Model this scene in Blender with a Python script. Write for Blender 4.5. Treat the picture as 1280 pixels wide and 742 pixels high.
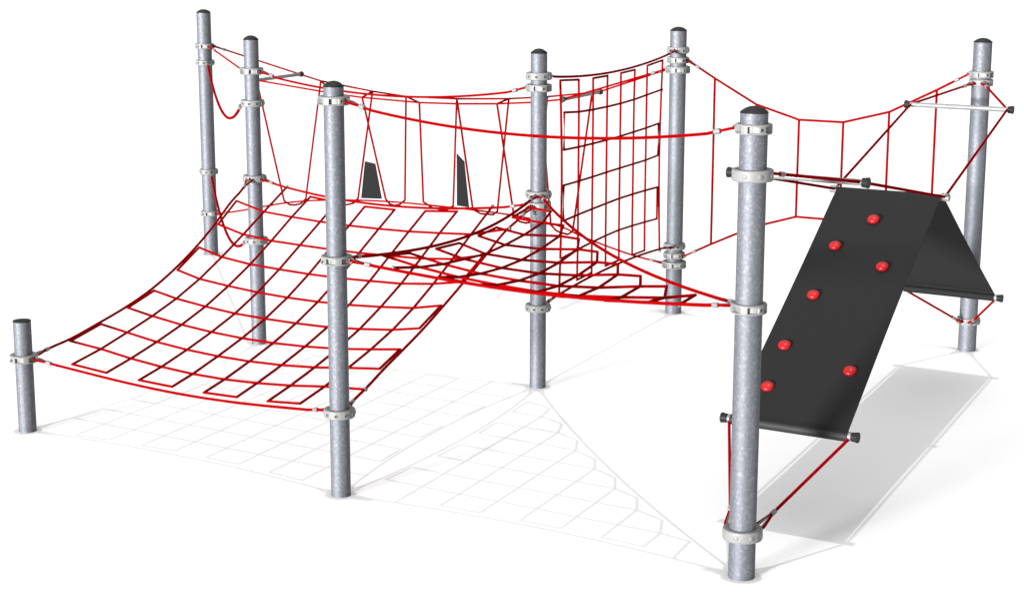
import bpy, math, random
from mathutils import Vector, Matrix
random.seed(7)
for o in list(bpy.data.objects): bpy.data.objects.remove(o)
sc = bpy.context.scene
COL = sc.collection

# ------------------------------------------------------------------ camera
F_PX, PITCH, ROLL, CAM_H = 2287.15, 0.20650, -0.0011, 3.379
cd = bpy.data.cameras.new('camera'); cam = bpy.data.objects.new('camera', cd); COL.objects.link(cam)
cd.sensor_width = 36; cd.sensor_fit = 'HORIZONTAL'; cd.lens = 36*F_PX/1280
cd.clip_start = .05; cd.clip_end = 4000
cam.matrix_world = (Matrix.Translation((0, 0, CAM_H)) @ Matrix.Rotation(math.pi/2-PITCH, 4, 'X') @ Matrix.Rotation(-ROLL, 4, 'Z'))
sc.camera = cam
sc.render.resolution_x = 1024; sc.render.resolution_y = 593

# ------------------------------------------------------------------ light: white studio dome, low soft key from the left front, overhead sun
world = bpy.data.worlds.new('World'); sc.world = world; world.use_nodes = True
nt = world.node_tree; N = nt.nodes; LK = nt.links; N.clear()
out = N.new('ShaderNodeOutputWorld'); bg = N.new('ShaderNodeBackground'); LK.new(bg.outputs[0], out.inputs[0])
tc = N.new('ShaderNodeTexCoord'); sep = N.new('ShaderNodeSeparateXYZ'); LK.new(tc.outputs['Generated'], sep.inputs[0])
KEY_AZ, KEY_EL, KEY_L = math.radians(229), math.radians(0.3), 860.0
kd = (math.cos(KEY_AZ)*math.cos(KEY_EL), math.sin(KEY_AZ)*math.cos(KEY_EL), math.sin(KEY_EL))
dot = N.new('ShaderNodeVectorMath'); dot.operation = 'DOT_PRODUCT'; LK.new(tc.outputs['Generated'], dot.inputs[0]); dot.inputs[1].default_value = kd
mr = N.new('ShaderNodeMapRange'); mr.interpolation_type = 'SMOOTHSTEP'; LK.new(dot.outputs['Value'], mr.inputs['Value'])
mr.inputs['From Min'].default_value = math.cos(math.radians(7)); mr.inputs['From Max'].default_value = math.cos(math.radians(3))
mr.inputs['To Min'].default_value = 0; mr.inputs['To Max'].default_value = KEY_L
zz = N.new('ShaderNodeMath'); zz.operation = 'MULTIPLY_ADD'; zp = N.new('ShaderNodeMath'); zp.operation = 'POWER'; zc = N.new('ShaderNodeMath'); zc.operation = 'MAXIMUM'; LK.new(sep.outputs['Z'], zc.inputs[0]); zc.inputs[1].default_value = 0; LK.new(zc.outputs[0], zp.inputs[0]); zp.inputs[1].default_value = 1.0; LK.new(zp.outputs[0], zz.inputs[0]); zz.use_clamp = False
zz.inputs[1].default_value = 1.29; zz.inputs[2].default_value = .08
mx = N.new('ShaderNodeMath'); mx.operation = 'MAXIMUM'; LK.new(zz.outputs[0], mx.inputs[0]); mx.inputs[1].default_value = .05
ad = N.new('ShaderNodeMath'); ad.operation = 'ADD'; LK.new(mx.outputs[0], ad.inputs[0]); LK.new(mr.outputs[0], ad.inputs[1])
LK.new(ad.outputs[0], bg.inputs['Strength']); bg.inputs['Color'].default_value = (1, 1, 1, 1)
world.cycles.sampling_method = 'MANUAL'; world.cycles.sample_map_resolution = 1024
sd = bpy.data.lights.new('sun', 'SUN'); sd.energy = 1.12; sd.angle = math.radians(.65); sd.color = (1, 1, 1)
sun = bpy.data.objects.new('sun', sd); COL.objects.link(sun); sun.location = (0, 12, 20)
vs = sc.view_settings; vs.view_transform = 'Standard'; vs.look = 'None'; vs.exposure = 0; vs.gamma = 1

# ------------------------------------------------------------------ materials
def mat(name, col, rough=.5, metal=0.0, spec=.5):
    m = bpy.data.materials.new(name); m.use_nodes = True
    b = m.node_tree.nodes['Principled BSDF']
    b.inputs['Base Color'].default_value = (*col, 1); b.inputs['Roughness'].default_value = rough
    b.inputs['Metallic'].default_value = metal; b.inputs['Specular IOR Level'].default_value = spec
    return m
def noisy(m, scale, c0, c1, lo=.35, hi=.65, bump=0, detail=3, kind='noise', coord='Object', mixc=None):
    n = m.node_tree.nodes; l = m.node_tree.links; b = n['Principled BSDF']
    t = n.new('ShaderNodeTexCoord'); x = n.new('ShaderNodeTexNoise')
    x.inputs['Scale'].default_value = scale; x.inputs['Detail'].default_value = detail
    l.new(t.outputs[coord], x.inputs['Vector'])
    r = n.new('ShaderNodeValToRGB'); r.color_ramp.elements[0].position = lo; r.color_ramp.elements[1].position = hi
    r.color_ramp.elements[0].color = (*c0, 1); r.color_ramp.elements[1].color = (*c1, 1)
    l.new(x.outputs['Fac'], r.inputs[0]); l.new(r.outputs[0], b.inputs['Base Color'])
    if bump:
        bp = n.new('ShaderNodeBump'); bp.inputs['Strength'].default_value = bump; bp.inputs['Distance'].default_value = .002
        l.new(x.outputs['Fac'], bp.inputs['Height']); l.new(bp.outputs[0], b.inputs['Normal'])
    return m

M_steel = mat('galvanised_steel', (.14, .147, .16), .62, .6, .05)
n = M_steel.node_tree.nodes; l = M_steel.node_tree.links; b = n['Principled BSDF']
t = n.new('ShaderNodeTexCoord')
vo = n.new('ShaderNodeTexVoronoi'); vo.inputs['Scale'].default_value = 95; vo.feature = 'F1'
no = n.new('ShaderNodeTexNoise'); no.inputs['Scale'].default_value = 70; no.inputs['Detail'].default_value = 2.5; no.inputs['Roughness'].default_value = .5
l.new(t.outputs['Object'], vo.inputs['Vector']); l.new(t.outputs['Object'], no.inputs['Vector'])
bw = n.new('ShaderNodeRGBToBW'); l.new(vo.outputs['Color'], bw.inputs[0])
mxs = n.new('ShaderNodeMath'); mxs.operation = 'MULTIPLY_ADD'; l.new(bw.outputs[0], mxs.inputs[0]); mxs.inputs[1].default_value = .45; l.new(no.outputs['Fac'], mxs.inputs[2])
cr = n.new('ShaderNodeValToRGB'); l.new(mxs.outputs[0], cr.inputs[0])
cr.color_ramp.elements[0].position = .42; cr.color_ramp.elements[0].color = (.104, .109, .123, 1)
cr.color_ramp.elements[1].position = .98; cr.color_ramp.elements[1].color = (.160, .165, .178, 1)
e_ = cr.color_ramp.elements.new(.76); e_.color = (.116, .121, .136, 1)
l.new(cr.outputs[0], b.inputs['Base Color'])

M_clamp = noisy(mat('cast_aluminium', (.16, .16, .157), .5, .1, .2), 30, (.150, .150, .148), (.163, .163, .161), bump=.03)
M_alu = noisy(mat('bright_aluminium', (.15, .15, .15), .42, .15, .3), 80, (.14, .14, .14), (.16, .16, .16))
M_link = noisy(mat('stainless_steel', (.12, .12, .12), .35, .4, .4), 40, (.10, .10, .10), (.14, .14, .145))
M_cap = noisy(mat('black_plastic', (.01, .01, .01), .5, 0, .1), 60, (.0085, .009, .0088), (.011, .0115, .0112), bump=.1)
M_hole = mat('dark_recess', (.02, .02, .02), .6, 0, .2)
def rope_mat(name, c0, c1):
    m = mat(name, c0, .8, 0, 0); noisy(m, 260, c0, c1, .3, .7, bump=.35, detail=2); return m
M_rope = rope_mat('red_rope', (.152, .0005, .0010), (.180, .0008, .0014))
M_rubber = noisy(mat('black_rubber_belting', (.0088, .0088, .0088), .75, 0, .1), 300, (.0080, .0080, .0080), (.0098, .0098, .0098), bump=.25)
M_rubber2 = noisy(mat('grey_rubber', (.009, .009, .009), .8, 0, .05), 200, (.0085, .0085, .0085), (.0098, .0098, .0098), bump=.2)
M_hold = noisy(mat('red_resin', (.24, .005, .007), .32, 0, .2), 120, (.23, .0045, .006), (.25, .006, .008), bump=.1)
M_ground = noisy(mat('white_ground', (.8, .8, .8), .9, 0, .0), 3, (.795, .795, .795), (.805, .805, .805))

# ------------------------------------------------------------------ mesh helpers
class MB:
    def __init__(s): s.v = []; s.f = []
    def add(s, vs, fs):
        k = len(s.v); s.v += [tuple(x) for x in vs]; s.f += [tuple(i+k for i in f) for f in fs]
    def tube(s, pts, r, n=8, closed=False, cap=True):
        P = [Vector(p) for p in pts]; Q = [P[0]]
        for p in P[1:]:
            if (p-Q[-1]).length > 1e-5: Q.append(p)
        P = Q; m = len(P)
        if m < 2: return
        T = []
        for i in range(m):
            if closed: a, c = P[i-1], P[(i+1) % m]; t1 = (P[i]-a).normalized(); t2 = (c-P[i]).normalized()
            else:
                t1 = (P[i]-P[i-1]).normalized() if i else (P[1]-P[0]).normalized()
                t2 = (P[i+1]-P[i]).normalized() if i < m-1 else t1
            t = (t1+t2)
            t = t.normalized() if t.length > 1e-4 else t2
            T.append((t, t1, t2))
        up = Vector((0, 0, 1)) if abs(T[0][0].z) < .9 else Vector((1, 0, 0))
        u = (up-T[0][0]*up.dot(T[0][0])).normalized()
        vs = []
        for i in range(m):
            t, t1, t2 = T[i]
            u = (u-t*u.dot(t)); u = u.normalized() if u.length > 1e-6 else t.orthogonal().normalized()
            w = t.cross(u)
            c = max(.45, t.dot(t2)); bis = (t2-t1)
            bis = bis.normalized() if bis.length > 1e-4 else None
            for k in range(n):
                a = 2*math.pi*k/n; d = u*math.cos(a)+w*math.sin(a)
                if bis: d = d+bis*(d.dot(bis))*(1/c-1)
                vs.append(P[i]+d*(r[i] if isinstance(r, (list, tuple)) else r))
        fs = []
        for i in range(m if closed else m-1):
            j = (i+1) % m
            for k in range(n):
                k2 = (k+1) % n
                fs.append((i*n+k, i*n+k2, j*n+k2, j*n+k))
        if cap and not closed:
            fs.append(tuple(range(n))[::-1]); fs.append(tuple((m-1)*n+k for k in range(n)))
        s.add(vs, fs)
    def lathe(s, prof, n=40, M=None):            # prof: (r, z) pairs
        vs = []; fs = []; m = len(prof)
        for r, z in prof:
            for k in range(n):
                a = 2*math.pi*k/n; vs.append(Vector((r*math.cos(a), r*math.sin(a), z)))
        for i in range(m-1):
            for k in range(n):
                k2 = (k+1) % n; fs.append((i*n+k, i*n+k2, (i+1)*n+k2, (i+1)*n+k))
        fs.append(tuple(range(n))[::-1]); fs.append(tuple((m-1)*n+k for k in range(n)))
        if M: vs = [M @ v for v in vs]
        s.add(vs, fs)
    def build(s, name, m, parent=None, smooth=35, loc=None):
        me = bpy.data.meshes.new(name); me.from_pydata([tuple(v) for v in s.v], [], s.f); me.update()
        me.materials.append(m)
        import bmesh
        bm = bmesh.new(); bm.from_mesh(me); bmesh.ops.recalc_face_normals(bm, faces=bm.faces); bm.to_mesh(me); bm.free()
        for p in me.polygons: p.use_smooth = True
        me.set_sharp_from_angle(angle=math.radians(smooth))
        o = bpy.data.objects.new(name, me); COL.objects.link(o)
        if parent: o.parent = parent
        if loc is not None: o.location = loc
        return o
def thing(name, label, cat, loc=(0, 0, 0), group=None):
    o = bpy.data.objects.new(name, None); COL.objects.link(o); o.location = loc; o.empty_display_size = .1
    o['label'] = label; o['category'] = cat
    if group: o['group'] = group
    return o
def aim(t, z=Vector((0, 0, 1))):                 # rotation matrix whose z axis is t
    return Vector(t).to_track_quat('Z', 'Y').to_matrix().to_4x4()

# ------------------------------------------------------------------ ground
g = MB(); S_ = 600
g.add([(-S_, -S_, 0), (S_, -S_, 0), (S_, S_, 0), (-S_, S_, 0)], [(0, 1, 2, 3)])
go = g.build('ground', M_ground); go['kind'] = 'structure'

# ------------------------------------------------------------------ posts
XY = {'A': (-3.047, 18.241), 'B': (-2.031, 14.316), 'C': (-1.014, 10.400), 'S': (-3.230, 11.768),
      'D': (.188, 12.938), 'E': (1.395, 15.481), 'F': (1.197, 9.039), 'G': (3.604, 14.109)}
P2 = {k: Vector((v[0], v[1], 0)) for k, v in XY.items()}
RT, RN = .0700, .0585                            # thick and thin posts
RAD = {k: (RT if k in 'AEFG' else RN) for k in XY}
HT = {k: 2.45 for k in XY}; HT['S'] = .753
RO = .092
def camang(k):                                   # direction from the post towards the viewpoint of the photo's front
    return math.atan2(-XY[k][1], -XY[k][0])

def clamp_meshes(kind, ri, h, ro):
    b = MB(); n = 180; rec = ro-.019
    def pocket(a):
        if kind != 'slot': return False
        q = (math.degrees(a) % 60)
        return 6 < q < 43
    hz = .0150
    zs = [(-h, 'i'), (-h, 'c'), (-h+.0015, 'd'), (-h+.006, 'o'), (-hz-.001, 'o'), (-hz, 'p'), (hz, 'p'), (hz+.001, 'o'), (h-.006, 'o'), (h-.0015, 'd'), (h, 'c'), (h, 'i')]
    vs = []
    for z, t in zs:
        for k in range(n):
            a = 2*math.pi*k/n
            r = {'i': ri+.0012, 'c': ro-.009, 'd': ro-.003, 'o': ro, 'p': (rec+.015*max(0, (math.degrees(a) % 60-16)/27)) if pocket(a) else ro}[t]
            vs.append((r*math.cos(a), r*math.sin(a), z))
    m = len(zs); fs = []
    for i in range(m):
        j = (i+1) % m
        for k in range(n):
            k2 = (k+1) % n; fs.append((i*n+k, i*n+k2, j*n+k2, j*n+k))
    b.add(vs, fs)
    bolts = []
    step, off, br, pr_ = {'slot': (60, 51, .0095, .003), 'bolt': (36, 18, .0115, .004), 'smooth': (45, 22, .013, .003)}[kind]
    for q in range(0, int(360/step), 2 if kind == 'slot' else 1):
        a = math.radians(q*step+off); d = Vector((math.cos(a), math.sin(a), 0))
        Mx = Matrix.Translation(d*(ro-.006)) @ aim(d)
        if kind == 'smooth': b.lathe([(br, 0), (br, .006+pr_-.0015), (br-.0015, .006+pr_)], 20, Mx)
        else:
            b.lathe([(br, 0), (br, .006+pr_-.0015), (br-.0015, .006+pr_), (.0078, .006+pr_), (.0076, .006+pr_-.002)], 20, Mx)
            bolts.append((Matrix.Translation(d*(ro+pr_-.0035)) @ aim(d)))
    # split line of the two half shells
    for a in (math.radians(0), math.radians(180)):
        pass
    return b, bolts
_bolt = None
def add_clamp(post, k, z, kind='slot', big=False, turn=0.0):
    global _bolt
    ro = .104 if big else RO; h = .030 if big else .0262
    key = ('clamp', kind, RAD[k], big)
    if key not in CL:
        b, bolts = clamp_meshes(kind, RAD[k], h, ro)
        o = b.build('clamp', M_clamp, None, 50)
        CL[key] = (o.data, bolts); COL.objects.unlink(o); bpy.data.objects.remove(o)
    me, bolts = CL[key]
    o = bpy.data.objects.new('clamp', me); COL.objects.link(o); o.parent = post; o.location = (0, 0, z)
    base = camang(k)+math.radians(turn)
    o.rotation_euler = (0, 0, base)
    for Mx in bolts:
        if _bolt is None:
            q = MB(); q.lathe([(.0074, 0), (.0074, .002)], 14); bo = q.build('bolt', M_hole); _bolt = bo.data
            COL.objects.unlink(bo); bpy.data.objects.remove(bo)
        d = Mx.to_translation(); ang = math.atan2(d.y, d.x)+base
        df = (ang-camang(k)+math.pi) % (2*math.pi)-math.pi
        if abs(df) > math.radians(115): continue
        bo = bpy.data.objects.new('bolt', _bolt); COL.objects.link(bo); bo.parent = o; bo.matrix_local = Mx
    return o
CL = {}
CLAMPS = {
 'A': [(2.090, 'slot', 0, 30), (1.928, 'bolt', 0, 8), (.841, 'bolt', 0, 0), (.420, 'slot', 0, 25)],
 'B': [(2.175, 'slot', 0, -20), (1.926, 'bolt', 0, 0), (1.334, 'bolt', 0, 10), (.837, 'bolt', 0, 5)],
 'C': [(2.339, 'slot', 0, -24), (1.420, 'slot', 0, 12), (.506, 'bolt', 0, 4)],
 'S': [(.499, 'slot', 0, 14)],
 'D': [(2.258, 'bolt', 0, 6), (2.175, 'slot', 0, -30), (1.417, 'bolt', 0, 0), (1.339, 'slot', 0, 20), (.593, 'bolt', 0, 0)],
 'E': [(2.257, 'bolt', 0, 10), (2.173, 'slot', 0, -22), (2.092, 'slot', 1, -18), (.586, 'bolt', 0, 0), (.507, 'slot', 0, -22), (.426, 'slot', 1, -16)],
 'F': [(2.338, 'slot', 0, -26), (2.108, 'smooth', 1, 0), (1.432, 'slot', 0, -10), (.239, 'smooth', 1, 4)],
 'G': [(2.172, 'slot', 0, -22), (2.111, 'smooth', 0, 0), (.507, 'slot', 0, -20), (.239, 'smooth', 0, 10)],
}
LBL = {
 'A': 'galvanised steel post farthest back on the left, with four clamps and bent red tubes',
 'B': 'second galvanised post from the back left, top corner of the large sloping rope net',
 'C': 'galvanised post with dark domed cap between the sloping net and the triangular net, front middle',
 'S': 'short knee-high galvanised stub post with flat dark cap at the low left net corner',
 'D': 'central galvanised post where the sloping, triangular and upright nets all meet',
 'E': 'galvanised post right of the upright net, where the hanging rope bridge ends',
 'F': 'nearest and thickest-looking galvanised post, in front of the black climbing ramp',
 'G': 'galvanised post behind the black climbing ramp at the far right',
}
POSTS = {}
for k in XY:
    R = RAD[k]; H = HT[k]
    p = thing('steel_post', LBL[k], 'post', (*XY[k], 0), 'galvanised steel posts of the rope playground')
    POSTS[k] = p
    b = MB(); ht = H-.034 if k != 'S' else H-.006
    b.lathe([(R, -.05), (R, ht)], 64); b.build('pole', M_steel, p)
    b = MB()
    if k == 'S': b.lathe([(R-.004, ht), (R+.001, ht+.0005), (R+.001, ht+.005), (R-.002, ht+.007), (.01, ht+.008)], 48)
    else:
        pr_ = [(R-.003, ht), (R+.0015, ht+.0005), (R+.0015, ht+.005)]
        for i in range(1, 10):
            u_ = 1-i/9; pr_.append((max(.002, (R+.0015)*u_), ht+.005+.029*(1-u_**2.2)))
        b.lathe(pr_, 48)
    b.build('cap', M_cap, p, 50)
    for z, kind, big, turn in CLAMPS[k]: add_clamp(p, k, z, kind, big, turn)

# ------------------------------------------------------------------ rope ends (eye, thimble, ferrule)
def rope_end(parent, k, z, target, ro=RO, scale=1.0, strands=1, lug=None):
    """hardware from the clamp of post k at height z towards target; returns where the plain rope starts"""
    o = P2[k]+Vector((0, 0, z)); d = Vector(target)-o
    h = Vector((d.x, d.y, 0)).normalized() if lug is None else Vector(lug).normalized(); s0 = o+h*(ro+.004)
    t = (Vector(target)-s0).normalized()
    side = t.cross(Vector((0, 0, 1)))
    if side.length < .2: side = h.cross(Vector((0, 0, 1)))
    if side.y > 0: side = -side
    side.normalize(); nrm = t.cross(side)
    b = MB()                                      # eye bolt ring on the clamp
    c = s0+h*.004
    b.tube([c+h*math.cos(a)*.013+Vector((0, 0, 1)).cross(h)*0+Vector((0, 0, 1))*math.sin(a)*.013 for a in [2*math.pi*i/14 for i in range(14)]], .0042, 6, closed=True)
    b.build('eye', M_link, parent)
    st = s0+t*.006; Lg = .086*scale; W = .0142*scale
    def tear(off):
        pts = []; R = W+off
        for i in range(13):
            a = math.radians(70+220*i/12); pts.append(st+t*(W+math.cos(a)*R)+side*math.sin(a)*R)
        tip = st+t*Lg
        return [tip+side*.004]+pts+[tip-side*.004]
    b = MB(); b.tube(tear(-.001), .0062, 8); b.build('thimble', M_link, parent)
    b = MB(); b.tube(tear(.0088), .0074, 8); b.build('rope_loop', M_rope, parent)
    f0 = st+t*(Lg-.004); f1 = f0+t*.036; r = .0138 if strands == 1 else .0155
    Mx = Matrix.Translation(f0) @ aim(t)
    b = MB(); b.lathe([(r*.8, 0), (r, .003), (r, .033), (r*.8, .036)], 18, Mx); b.build('ferrule', M_alu, parent)
    return f1-t*.006

def crom(pts, n=8):
    P = [Vector(p) for p in pts]; P = [P[0]*2-P[1]]+P+[P[-1]*2-P[-2]]; out = []
    for i in range(1, len(P)-2):
        a, b, c, d = P[i-1], P[i], P[i+1], P[i+2]
        for j in range(n):
            t = j/n; out.append(.5*((2*b)+(c-a)*t+(2*a-5*b+4*c-d)*t*t+(3*b-a-3*c+d)*t**3))
    out.append(P[-2]); return out
def strung(name, parent, ka, za, kb, zb, pts, r, both=True, roa=RO, rob=RO, strands=1):
    """rope from post ka to post kb following pts (full curve axis to axis), trimmed to the ferrules"""
    pts = [Vector(p) for p in pts]
    def dist(p, k): return math.hypot(p.x-XY[k][0], p.y-XY[k][1])
    ha = bpy.data.objects.new  # noqa
    b = MB(); mid = [p for p in pts if dist(p, ka) > .245 and dist(p, kb) > .245]
    o = None
    path = list(mid)
    tmp = []
    o = bpy.data.meshes.new('x'); bpy.data.meshes.remove(o)
    # the ferrules need their parent first: build the rope object last, then re-parent
    holder = []
    ea = rope_end(None, ka, za, mid[0], roa, strands=strands)
    eb = rope_end(None, kb, zb, mid[-1], rob, strands=strands)
    newo = [x for x in COL.objects if x.parent is None and x.name.split('.')[0] in ('eye', 'thimble', 'rope_loop', 'ferrule')]
    path = [ea]+path+[eb]
    if strands == 1: b.tube(path, r, 10)
    else:
        up = Vector((0, 0, 1))
        b.tube([p+up*r*.95 for p in path], r, 10); b.tube([p-up*r*.95 for p in path], r, 10)
    ro_ = b.build(name, M_rope, parent)
    for x in newo: x.parent = ro_
    return ro_

Z = Vector((0, 0, 1))
def lin(i): return .139+.1031*(i-1)

# ------------------------------------------------------------------ large sloping net (corners: stub post, B, D, C)
net = thing('climbing_net', 'large sloping four-cornered red rope net rising from the short stub post', 'climbing net', (*XY['S'], 0), 'climbing nets')
org = P2['S']
def n1(a, b, z): return P2['S']+(P2['C']-P2['S'])*a+(P2['B']-P2['S'])*b+Z*z-org
TB = [[.521, .490, .469, .457], [.574, .541, .521, .511], [.631, .601, .582, .572], [.700, .673, .654, .648],
      [.790, .767, .750, .742], [.902, .875, .865, .858], [1.025, 1.002, .995, .990], [1.154, 1.138, 1.125, 1.120]]
def zt(i, j): return TB[j-1][i-1 if i <= 4 else 8-i]
END_OFF = [.020, .045, .052, .058, .058, .053, .046, .036]
SZ = [.544, .602, .662, .736, .833, .947, 1.079, 1.220]
BOT = {1: (.032, .483), 2: (.045, .453), 3: (.052, .436), 4: (.058, .425), 5: (.057, .425), 6: (.056, .434), 7: (.046, .453), 8: (.036, .483)}
TOP = {1: (.980, 1.301), 2: (.957, 1.254), 3: (.949, 1.238), 4: (.944, 1.228), 5: (.947, 1.226), 6: (.952, 1.237), 7: (.958, 1.254), 8: (.985, 1.305)}
LOFF = {1: (.032, .541), 2: (.046, .604), 3: (.052, .664), 4: (.059, .735), 5: (.059, .834), 6: (.056, .953), 7: (.046, 1.080), 8: (.036, 1.216)}
ROFF = {1: (.981, .546), 2: (.954, .600), 3: (.948, .660), 4: (.943, .736), 5: (.946, .832), 6: (.949, .940), 7: (.960, 1.078), 8: (.985, 1.223)}
def tocurve(pts): return pts
b = MB(); RM = .0088
def vline(i):
    return [n1(lin(i), BOT[i][0], BOT[i][1])]+[n1(lin(i), lin(j), zt(i, j)) for j in range(1, 9)]+[n1(lin(i), TOP[i][0], TOP[i][1])]
def uline(j):
    return [n1(LOFF[j][0], lin(j), LOFF[j][1])]+[n1(lin(i), lin(j), zt(i, j)) for i in range(1, 9)]+[n1(ROFF[j][0], lin(j), ROFF[j][1])]
path = []
for i in range(1, 9): path += vline(i)[::-1] if i % 2 else vline(i)
b.tube(path, RM, 8)
path = []
for j in range(8, 0, -1): path += uline(j)[::-1] if j % 2 == 0 else uline(j)
b.tube(path, RM, 8)
b.build('mesh_rope', M_rope, net, 40)
def tiny_clip(parent, p, d, r=.0125):
    q = MB(); d = Vector(d).normalized(); Mx = Matrix.Translation(Vector(p)-d*.009) @ aim(d)
    q.lathe([(r*.75, 0), (r, .003), (r, .015), (r*.75, .018)], 16, Mx); return q.build('clip', M_link, parent)
for e, w in ((vline(1)[-1], vline(1)[-2]), (vline(8)[-1], vline(8)[-2]), (uline(1)[-1], uline(1)[-2]), (uline(8)[-1], uline(8)[-2])):
    tiny_clip(net, e, e-w)
def border(parent, o0, f, ka, za, kb, zb, r=.0092):
    pts = [f(i/40)+o0 for i in range(41)]
    ro_ = strung('border_rope', None, ka, za, kb, zb, pts, r)
    ro_.parent = parent; ro_.location = -Vector(parent.location)
    return ro_
q4 = lambda t: 4*t*(1-t)
border(net, org, lambda t: n1(t, .036*q4(t), .498-.090*q4(t)**1.35), 'S', .5, 'C', .506)
side = crom([(0, 0, .5)]+[(lin(j), 0, SZ[j-1]) for j in range(1, 9)]+[(1, 0, 1.335)], 8)
def sidez(t):
    for a, c in zip(side, side[1:]):
        if a.x-1e-6 <= t <= c.x+1e-6: return a.z+(c.z-a.z)*(t-a.x)/max(1e-6, c.x-a.x)
    return 1.335
border(net, org, lambda t: n1(.046*q4(t), t, sidez(t)), 'S', .5, 'B', 1.334)
border(net, org, lambda t: n1(1-.046*q4(t), t, sidez(t)), 'C', .506, 'D', 1.339)
border(net, org, lambda t: n1(t, 1-.044*q4(t), 1.335-.088*q4(t)**1.1), 'B', 1.334, 'D', 1.339)

# ------------------------------------------------------------------ triangular net (C, D, F)
tri = thing('climbing_net', 'level triangular red rope net stretched between front middle, central and nearest posts', 'climbing net', (*XY['C'], 0), 'climbing nets')
org2 = P2['C']
def n2(a, b, z): return P2['C']+(P2['F']-P2['C'])*a+(P2['D']-P2['C'])*b+Z*z-org2
T2 = {1: [1.344, 1.313, 1.294, 1.279, 1.289, 1.310, 1.345], 2: [1.313, 1.282, 1.266, 1.267, 1.288, 1.326], 3: [1.295, 1.268, 1.260, 1.276, 1.312],
      4: [1.284, 1.265, 1.276, 1.306], 5: [1.290, 1.284, 1.309], 6: [1.312, 1.320], 7: [1.339]}
E2 = {1: (.036, 1.388), 2: (.045, 1.356), 3: (.057, 1.338), 4: (.063, 1.329), 5: (.060, 1.329), 6: (.056, 1.339), 7: (.048, 1.362), 8: (.043, 1.388)}
COR = {8: (.126, .832, 1.389), 7: (.217, .727, 1.359), 6: (.315, .620, 1.340), 5: (.420, .510, 1.334), 4: (.520, .413, 1.330), 3: (.623, .314, 1.335), 2: (.731, .212, 1.357), 1: (.834, .125, 1.383)}
def bl(j):                                       # line parallel to C-F, from its left end to its stair corner
    return [n2(E2[j][0], lin(j), E2[j][1])]+[n2(lin(i), lin(j), T2[i][j-1]) for i in range(1, 9-j)]+[n2(*COR[j])]
def al(i):                                       # line parallel to C-D, from the stair corner down to the C-F border
    top = [n2(*COR[9-i])]
    body = [n2(lin(i), lin(j), T2[i][j-1]) for j in range(8-i, 0, -1)] if i < 8 else []
    e = (.022, 1.398) if i == 1 else ((.029, 1.385) if i == 8 else ((.047+.004*min(i-1, 8-i)), E2[i][1]))
    return top+body+[n2(lin(i) if i < 8 else .838, e[0], e[1])]
b = MB()
full = [bl(j)+al(9-j)[1:] for j in range(8, 0, -1)]   # index 0: j=8,i=1 ... index 7: j=1,i=8
for idx, ln in enumerate(full): b.tube(ln, RM, 8)
for j in (1, 3, 5, 7): b.tube([bl(j)[0], bl(j+1)[0]], RM, 8)
for i in (2, 4, 6): b.tube([al(i)[-1], al(i+1)[-1]], RM, 8)
b.build('mesh_rope', M_rope, tri, 40)
def ball(parent, p, r=.013):
    q = MB(); q.lathe([(max(.001, r*math.cos(a)), r*math.sin(a)) for a in [(-.5+i/10)*math.pi for i in range(11)]], 16, Matrix.Translation(Vector(p))); return q.build('clip', M_alu, parent, 80)
ball(tri, al(1)[-1]); ball(tri, al(8)[-1]+Vector((0, -.008, 0)))
border(tri, org2, lambda t: n2(t, .044*q4(t)-.006*q4(t), 1.42+.012*t-.082*q4(t)**1.25), 'C', 1.42, 'F', 1.432, .0098)
border(tri, org2, lambda t: n2(.046*q4(t), t, 1.42-.082*q4(t)**1.25), 'C', 1.42, 'D', 1.417, .0098)
border(tri, org2, lambda t: n2(t-.0265*q4(t), 1-t-.0265*q4(t), 1.42+.012*t-.078*q4(t)**1.15), 'D', 1.417, 'F', 1.432, .0098)

# ------------------------------------------------------------------ upright net (D, E)
up = thing('climbing_net', 'upright square-mesh red rope net hanging between central post and the post right of it', 'climbing net', (*XY['D'], 0), 'climbing nets')
org3 = P2['D']
def n3(a, z): return (P2['E']-P2['D'])*a+Z*z
VA = [.153, .2545, .351, .449, .547, .648, .746, .848]
TZ = [2.197, 2.175, 2.164, 2.161, 2.160, 2.164, 2.177, 2.196]; TA = [.132, .252, .349, .450, .547, .651, .748, .870]
BZ = [.610, .667, .673, .678, .676, .670, .663, .604]; BA = [.133, .251, .352, .451, .549, .651, .748, .872]
RZ = [[1.958, 1.937, 1.928, 1.924, 1.924, 1.929, 1.941, 1.956],
      [1.684, 1.675, 1.670, 1.667, 1.667, 1.670, 1.674, 1.682],
      [1.422, 1.418, 1.416, 1.416, 1.415, 1.413, 1.411, 1.418],
      [1.159, 1.165, 1.169, 1.172, 1.174, 1.169, 1.162, 1.152],
      [.882, .900, .911, .919, .921, .912, .900, .886]]
sidea = lambda z: .132+.014*math.sin(math.pi*max(0, min(1, (z-.6)/1.6)))
b = MB(); path = []
for i in range(8):
    ln = [n3(BA[i], BZ[i])]+[n3((sidea(RZ[j][0]) if i == 0 else .871-(sidea(RZ[j][7])-.132) if i == 7 else VA[i]), RZ[j][i]) for j in (4, 3, 2, 1, 0)]+[n3(TA[i], TZ[i])]
    path += ln if i % 2 == 0 else ln[::-1]
b.tube(path, RM, 8)
path = []
for j in range(5):
    ln = [n3(.159, RZ[j][0])]+[n3(VA[i], RZ[j][i]) for i in range(1, 7)]+[n3(.845 if j else .867, RZ[j][7])]
    if j == 4: ln[0] = n3(.137, .880)
    path += ln[::-1] if j % 2 == 0 else ln
b.tube(path, RM, 8)
b.build('mesh_rope', M_rope, up, 40)
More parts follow.
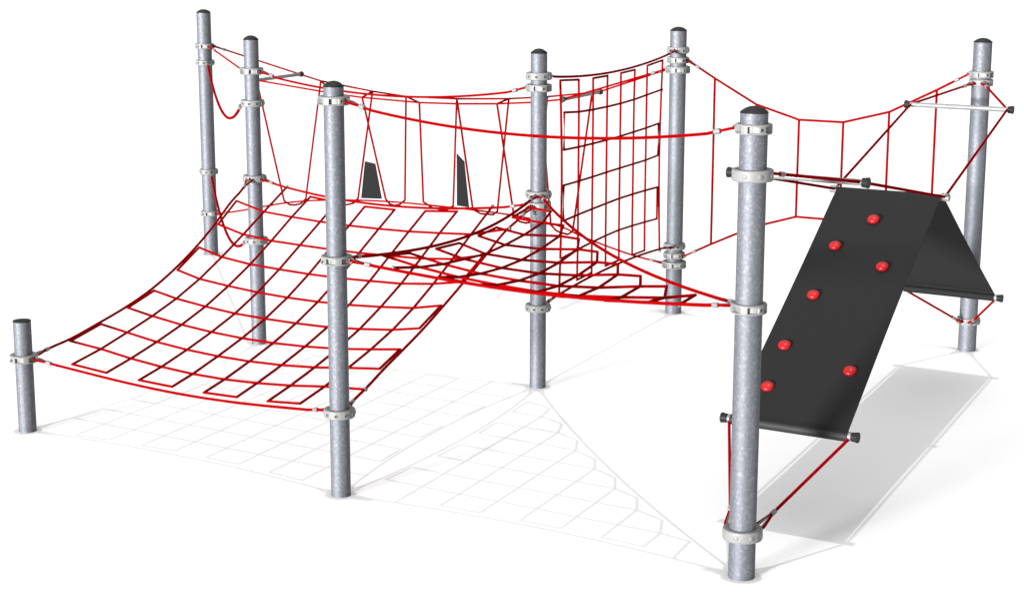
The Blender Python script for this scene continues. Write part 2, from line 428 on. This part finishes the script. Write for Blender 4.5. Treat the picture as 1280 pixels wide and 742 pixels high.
tiny_clip(up, n3(.867, 1.956), n3(1, 0)); tiny_clip(up, n3(.135, .879), n3(1, 0)); tiny_clip(up, n3(.873, .602), (0, 0, 1)); tiny_clip(up, n3(.133, .610), (0, 0, 1))
border(up, org3, lambda t: n3(t, 2.258-.076*q4(t)), 'D', 2.258, 'E', 2.257)
border(up, org3, lambda t: n3(t, .590+.060*q4(t)), 'D', .593, 'E', .586)
for s, za, zb in ((0, 0, 0),): pass

# ------------------------------------------------------------------ guide ropes C-F and B-D
def guide(label, ka, za, kb, zb, sag, grp):
    o = P2[ka]; pts = [P2[ka].lerp(P2[kb], t)+Z*(za+(zb-za)*t-sag*q4(t)) for t in [i/40 for i in range(41)]]
    th = thing('balance_rope', label, 'rope', (*XY[ka], 0), grp)
    r = strung('rope', None, ka, za, kb, zb, pts, .0044, strands=2); r.parent = th; r.location = -Vector(th.location)
guide('sagging doubled red rope between the front middle post and the nearest post', 'C', 2.339, 'F', 2.338, .118, 'doubled red hand ropes')
guide('sagging doubled red rope above the large sloping net, ending at the central post', 'B', 2.175, 'D', 2.175, .125, 'doubled red hand ropes')

# ------------------------------------------------------------------ bent climbing tubes A-B
def ctube(label, za, zb, sag):
    th = thing('climbing_tube', label, 'climbing rope', (*XY['A'], 0), 'curved red tubes at the back left')
    A, B = P2['A'], P2['B']; d = (B-A).normalized(); s = Vector((.25, .02, 0))
    pts = []
    a0 = A+Vector((.035, -.095, 0)); b0 = B+Vector((-.095, .03, 0))
    for i in range(33):
        t = i/32; p = a0.lerp(b0, t); pts.append(p+Z*(za+(zb-za)*t-sag*q4(t))-A)
    b = MB(); b.tube(pts, .0120, 12); b.build('tube', M_rope, th)
    b = MB(); b.tube([pts[0], pts[1]], .016, 12); b.build('end_fitting', M_link, th)
    b = MB(); b.tube([pts[-2], pts[-1]], .016, 12); b.build('end_fitting', M_link, th)
ctube('upper bent red climbing tube sagging between the two back left posts near their tops', 1.945, 1.905, .285)
ctube('lower bent red climbing tube sagging between the two back left posts at net height', .85, .82, .28)

# ------------------------------------------------------------------ hanging rope bridge A-E
br = thing('rope_bridge', 'long red rope bridge behind the nets with V-shaped hangers and two dark infill panels', 'rope bridge', (*XY['A'], 0))
AL = (P2['E']-P2['A']).length; ad_ = (P2['E']-P2['A'])/AL; aw = Vector((-ad_.y, ad_.x, 0))
def nb(e, off, z): return ad_*e+aw*off+Z*z
def spreader(parent, c, w, hw, tube_r=.0165, cap_r=.028, cap_l=.034, m=None):
    c = Vector(c); w = Vector(w).normalized()
    b = MB(); b.tube([c-w*hw, c+w*hw], tube_r, 20); o = b.build('spreader_bar', m or M_alu, parent)
    for s in (-1, 1):
        Mx = Matrix.Translation(c+w*s*(hw-.004)) @ aim(w*s)
        b = MB(); b.lathe([(cap_r*.86, 0), (cap_r*.86, .010), (cap_r, cap_l-.003), (cap_r*.95, cap_l)], 24, Mx); b.build('end_cap', M_cap, o)
    return o
th_ = math.radians(5); awr = Vector((aw.x*math.cos(th_)-aw.y*math.sin(th_), aw.x*math.sin(th_)+aw.y*math.cos(th_), 0))
EA, EE = .93, 4.30; HB = .372
M_bar2 = noisy(mat('grey_steel_tube', (.16, .16, .16), .5, 0, .3), 60, (.15, .15, .15), (.17, .17, .17))
spreader(br, nb(EA, 0, 1.826), awr, HB, m=M_bar2); spreader(br, nb(EE, 0, 1.826), awr, HB, m=M_bar2)
def bend(e, s): return nb(e, 0, 1.826)+awr*(s*HB)
near_e = [(1.82, 1.737), (2.14, 1.719), (2.78, 1.706), (3.195, 1.718), (3.61, 1.741), (4.0, 1.775)]
far_e = [(1.215, 1.782), (1.835, 1.713), (2.225, 1.684), (2.80, 1.693), (3.37, 1.724), (3.78, 1.764), (4.24, 1.817)]
OFF = .29
def rail(s, st):
    a = P2['A']*0+Z*2.09; e = P2['E']-P2['A']+Z*2.092
    pts = [a, bend(EA, s)]+[nb(x, s*OFF, z) for x, z in st if .95 < x < 4.22]+[bend(EE, s), e]
    r = strung('handrail_rope', None, 'A', 2.09, 'E', 2.092, [p+P2['A'] for p in pts for _ in (0,)], .0085, rob=.104)
    r.parent = br; r.location = -P2['A']
rail(-1, near_e); rail(1, far_e)
foot = [(0, .42), (.025*AL, .421), (.268, .449), (.957, .595), (1.40, .663), (1.9, .70), (2.35, .722), (2.9, .724), (3.4, .718), (3.75, .700), (4.1, .655), (4.33, .579), (4.82, .46), (AL, .426)]
foot = [(0, .42), (.27, .45), (.96, .60), (1.40, .664), (1.9, .705), (2.35, .722), (2.9, .724), (3.4, .716), (3.75, .698), (4.1, .650), (4.35, .573), (4.85, .46), (AL, .426)]
r = strung('foot_rope', None, 'A', .42, 'E', .426, [p+P2['A'] for p in crom([nb(e, 0, z) for e, z in foot], 5)], .0085, rob=.104); r.parent = br; r.location = -P2['A']
NT = [bend(EA, -1)+Vector((0, 0, -.005)), nb(1.82, -OFF, 1.737), nb(2.14, -OFF, 1.719), nb(2.78, -OFF, 1.706), nb(3.195, -OFF, 1.718), nb(3.61, -OFF, 1.741), nb(4.06, -OFF, 1.778)]
FT = [nb(e, OFF, z) for e, z in far_e]
NBt = [(1.039, .642), (1.70, .688), (2.255, .760), (2.683, .769), (3.229, .746), (3.669, .720), (4.054, .676)]
FBt = [(1.148, .645), (1.784, .702), (2.334, .730), (2.881, .721), (3.366, .712), (3.780, .690), (4.162, .598)]
MBt = [(1.096, .593), (1.745, .653), (2.279, .688), (2.811, .694), (3.334, .695), (3.730, .650), (4.120, .593)]
for i in range(7):
    a = nb(NBt[i][0], -.1, NBt[i][1]); c = nb(FBt[i][0], .1, FBt[i][1]); m_ = nb(MBt[i][0], 0, MBt[i][1])
    u = [a, a.lerp(m_, .5)+Z*-.018, m_, m_.lerp(c, .5)+Z*-.018, c]
    b = MB(); b.tube([NT[i]]+u+[FT[i]], .0094, 8); b.build('hanger_rope', M_rope, br)
for i in range(1, 6):
    b = MB(); b.tube([NT[i], FT[i-1]], .0094, 8); b.build('cross_rope', M_rope, br)
b = MB(); b.tube([NT[6], FT[5]], .0094, 8); b.build('cross_rope', M_rope, br)
def slab(pts, th, nrm):
    b = MB(); P = [Vector(p) for p in pts]; n_ = Vector(nrm).normalized()*th/2; k = len(P)
    b.add([p+n_ for p in P]+[p-n_ for p in P], [tuple(range(k)), tuple(range(2*k-1, k-1, -1))]+[(i, (i+1) % k, (i+1) % k+k, i+k) for i in range(k)])
    return b
slab([nb(1.948, 0, 1.082), nb(2.067, 0, 1.067), nb(2.137, 0, .739), nb(1.898, 0, .726)], .008, aw).build('infill_panel', M_rubber2, br)
slab([nb(2.991, 0, 1.228), nb(3.072, 0, 1.160), nb(3.121, 0, .742), nb(2.991, 0, .747)], .008, aw).build('infill_panel', M_rubber2, br)

# ------------------------------------------------------------------ two-rope walkway E-G
wk = thing('rope_bridge', 'red rope railing with upright droppers between two ropes, running behind the black ramp', 'rope bridge', (*XY['E'], 0))
GL = (P2['G']-P2['E']).length
def ng(t, z): return (P2['G']-P2['E'])*t+Z*z
ST = [.133, .28, .427, .574, .721, .867]; UZ = [2.035, 1.839, 1.735, 1.738, 1.842, 2.035]; LZ = [.634, .815, .936, .939, .830, .640]
def run(name, z0, zs, zg):
    pts = [ng(0, z0)]+[ng(.083 if z0 > 1 else .086, (2.115 if z0 > 1 else .560))]+[ng(t, z) for t, z in zip(ST, zs)]+[ng(.917, 2.110 if z0 > 1 else .565), ng(1, zg)]
    r = strung(name, None, 'E', z0, 'G', zg, [p+P2['E'] for p in pts], .0096); r.parent = wk; r.location = -P2['E']
run('upper_rope', 2.173, UZ, 2.172); run('lower_rope', .507, LZ, .507)
for t, a, c in zip(ST, UZ, LZ):
    b = MB(); b.tube([ng(t, a), ng(t, c)], .0097, 8); b.build('dropper_rope', M_rope, wk)

# ------------------------------------------------------------------ black climbing ramp F-G
rp = thing('climbing_ramp', 'tent-shaped black rubber climbing ramp with seven red holds, slung between two posts', 'climbing ramp', (*XY['F'], 0))
FL = (P2['G']-P2['F']).length; fd = (P2['G']-P2['F'])/FL
wa = math.radians(-30.6); fw = Vector((math.cos(wa), math.sin(wa), 0))
wr = math.radians(-29.0); fwr = Vector((math.cos(wr), math.sin(wr), 0))
def nr(e, off, z, w=None): return fd*e+(w or fw)*off+Z*z
EF, EG, EM = .772, 4.827, 2.835; HW = .372; ZL, ZT, ZR = .607, 1.995, 1.642
PW = .343
b1 = spreader(rp, nr(EF, 0, ZT), fw, HW, .0175, .030, .036, M_alu)
b2 = spreader(rp, nr(EG, 0, ZT), fw, HW, .0175, .030, .036, M_alu)
b3 = spreader(rp, nr(EF, 0, ZL), fw, HW, .0165, .030, .036, M_alu)
b4 = spreader(rp, nr(EG, 0, ZL), fw, HW, .0165, .030, .036, M_alu)
b = MB(); b.tube([nr(EM, -.372, ZR-.02, fwr), nr(EM, .372, ZR-.02, fwr)], .0155, 20); rb = b.build('ridge_bar', M_alu, rp)
# belting: one sheet wrapped round the lower bars and over the ridge
def belt_profile():
    pf = []
    def pt(e, z): return (e, z)
    sl = Vector((EM-EF, ZR-ZL)); sl.normalize(); nn = Vector((-sl.y, sl.x))
    R = .0265
    for i in range(0, 13):                       # wrap round the front bar
        a = math.radians(-150-0+i*(-150)/12*-1); pass
    def wrap(ce, cz, a0, a1, k=12):
        return [(ce+R*math.cos(math.radians(a0+(a1-a0)*i/k)), cz+R*math.sin(math.radians(a0+(a1-a0)*i/k))) for i in range(k+1)]
    ang = math.degrees(math.atan2(nn.y, nn.x))
    pf += wrap(EF, ZL, ang+342, ang, 24)
    cnt = 14
    p0 = Vector((EF, ZL))+nn*R; p1 = Vector((EM, ZR))+nn*.004-Vector((.014, 0))
    for i in range(1, cnt): pf.append(tuple(p0.lerp(p1, i/cnt)))
    pf += [(EM-.016, ZR-.002), (EM-.007, ZR+.004), (EM+.007, ZR+.004), (EM+.016, ZR-.002)]
    s2 = Vector((EG-EM, ZL-ZR)).normalized(); n2_ = Vector((-s2.y, s2.x))
    q0 = Vector((EM, ZR))+n2_*.004+Vector((.014, 0)); q1 = Vector((EG, ZL))+n2_*R
    for i in range(1, cnt): pf.append(tuple(q0.lerp(q1, i/cnt)))
    an2 = math.degrees(math.atan2(n2_.y, n2_.x))
    pf += wrap(EG, ZL, an2, an2-342, 24)
    return pf
pf = belt_profile(); b = MB(); TH = .007
NW = 6; vs = []; fs = []; m = len(pf)
nrm = []
for i, p in enumerate(pf):
    a = Vector(pf[max(0, i-1)]); c = Vector(pf[min(m-1, i+1)]); t = (c-a).normalized(); nrm.append(Vector((-t.y, t.x)))
for sgn in (0, 1):
    for i, (e, z) in enumerate(pf):
        mixw = 1-min(1, abs(e-EM)/2.0); w = (fw*(1-mixw)+fwr*mixw).normalized()
        pw = PW-.006*math.sin(math.pi*min(1, abs(e-EM)/2.0))
        for k in range(NW+1):
            off = (k/NW*2-1)*pw; nn = nrm[i]*(-TH*sgn)
            vs.append(nr(e+nn.x, off, z+nn.y, w))
W1 = NW+1; K = m*W1
for i in range(m-1):
    for k in range(NW):
        fs.append((i*W1+k, i*W1+k+1, (i+1)*W1+k+1, (i+1)*W1+k)); fs.append((K+i*W1+k, K+(i+1)*W1+k, K+(i+1)*W1+k+1, K+i*W1+k+1))
    fs.append((i*W1, (i+1)*W1, K+(i+1)*W1, K+i*W1)); fs.append((i*W1+NW, K+i*W1+NW, K+(i+1)*W1+NW, (i+1)*W1+NW))
for i in (0, m-1):
    for k in range(NW): fs.append((i*W1+k, K+i*W1+k, K+i*W1+k+1, i*W1+k+1))
b.add(vs, fs); b.build('rubber_sheet', M_rubber, rp, 30)
b = MB(); s2 = Vector((EG-EM, ZL-ZR)).normalized(); n2_ = Vector((-s2.y, s2.x))
for tt in (.05, ):                                # stitched seam above the back hem
    c0 = Vector((EG, ZL))-s2*.060+n2_*(.0265-TH-.0015)
    b.tube([nr(c0.x, -.340, c0.y), nr(c0.x, .340, c0.y)], .0022, 6)
b.build('hem_seam', M_cap, rp)
M_hem = noisy(mat('rolled_hem_rubber', (.012, .012, .012), .6, 0, .2), 200, (.011, .011, .011), (.014, .014, .014))
b = MB(); b.tube([nr(EF, -.347, ZL-.003), nr(EF, .347, ZL-.003)], .0285, 28); b.build('hem_tube', M_hem, rp)
# holds
sl = Vector((EM-EF, ZR-ZL)); SL = sl.length; sl.normalize(); nn = Vector((-sl.y, sl.x))
hb = None
for off, s in [(-0.01, 0.847), (-0.179, 0.713), (0.165, 0.643), (-0.178, 0.495), (-0.216, 0.282), (0.224, 0.217), (-0.207, 0.12)]:
    c = Vector((EF, ZL))+sl*(s*SL)+nn*.024; pos = nr(c.x, off, c.y)
    zax = (fd*nn.x+Z*nn.y).normalized(); Mx = Matrix.Translation(pos) @ aim(zax)
    if hb is None:
        q = MB(); pr_ = [(.036, -.006), (.0385, .002), (.0385, .006)]+[(.0385*math.cos(a)**.9 if a < 1.5 else .001, .006+.021*math.sin(a)) for a in [i/9*math.pi/2 for i in range(1, 10)]]
        q.lathe(pr_, 36); h = q.build('climbing_hold', M_hold, rp, 80); hb = h.data
    else:
        h = bpy.data.objects.new('climbing_hold', hb); COL.objects.link(h); h.parent = rp
    h.matrix_local = Mx
# collars and ropes
def collar(c, w, parent, r=.024, l=.022):
    w = Vector(w).normalized(); Mx = Matrix.Translation(Vector(c)-w*l/2) @ aim(w)
    q = MB(); q.lathe([(r*.85, 0), (r, .003), (r, l-.003), (r*.85, l)], 24, Mx); return q.build('collar', M_alu, parent)
for s in (-1, 1):
    for e, par in ((EF, b3), (EG, b4)): collar(nr(e, s*(HW-.018), ZL), fw, par)
    c = nr(EM, s*.362, ZR-.012, fwr); collar(c+fwr*s*.008, fwr, rb, .0245, .046)
    k = MB(); k.tube([c-fwr*s*.03+Z*.004, c-fwr*s*.012+Z*.018, c+fwr*s*.0+Z*.012], .010, 12); k.build('ferrule', M_link, rb)
def sling(ka, za, pts, ro_, r=.0088, lug=None, sc_=1.0):
    P = [Vector(p) for p in pts]
    e0 = rope_end(None, ka, za, P[0]+P2['F'], ro_, sc_, lug=lug)
    newo = [x for x in COL.objects if x.parent is None and x.name.split('.')[0] in ('eye', 'thimble', 'rope_loop', 'ferrule')]
    b = MB(); b.tube([e0-P2['F']]+P, r, 10); o = b.build('sling_rope', M_rope, rp)
    for x in newo: x.parent = o; x.location = -P2['F']
for s in (-1, 1):
    rg = nr(EM, s*.362, ZR-.010, fwr)
    sling('F', 2.108, [nr(EF, s*(HW-.012), ZT+.002), rg], .104)
    sling('G', 2.111, [nr(EG, s*(HW-.012), ZT+.002), rg], RO)
    sling('F', .239, [nr(EF, s*(HW-.014), ZL-.004)], .104, lug=(-.48, .88, 0) if s < 0 else None, sc_=1.35)
    sling('G', .239, [nr(EG, s*(HW-.014), ZL-.004)], RO)
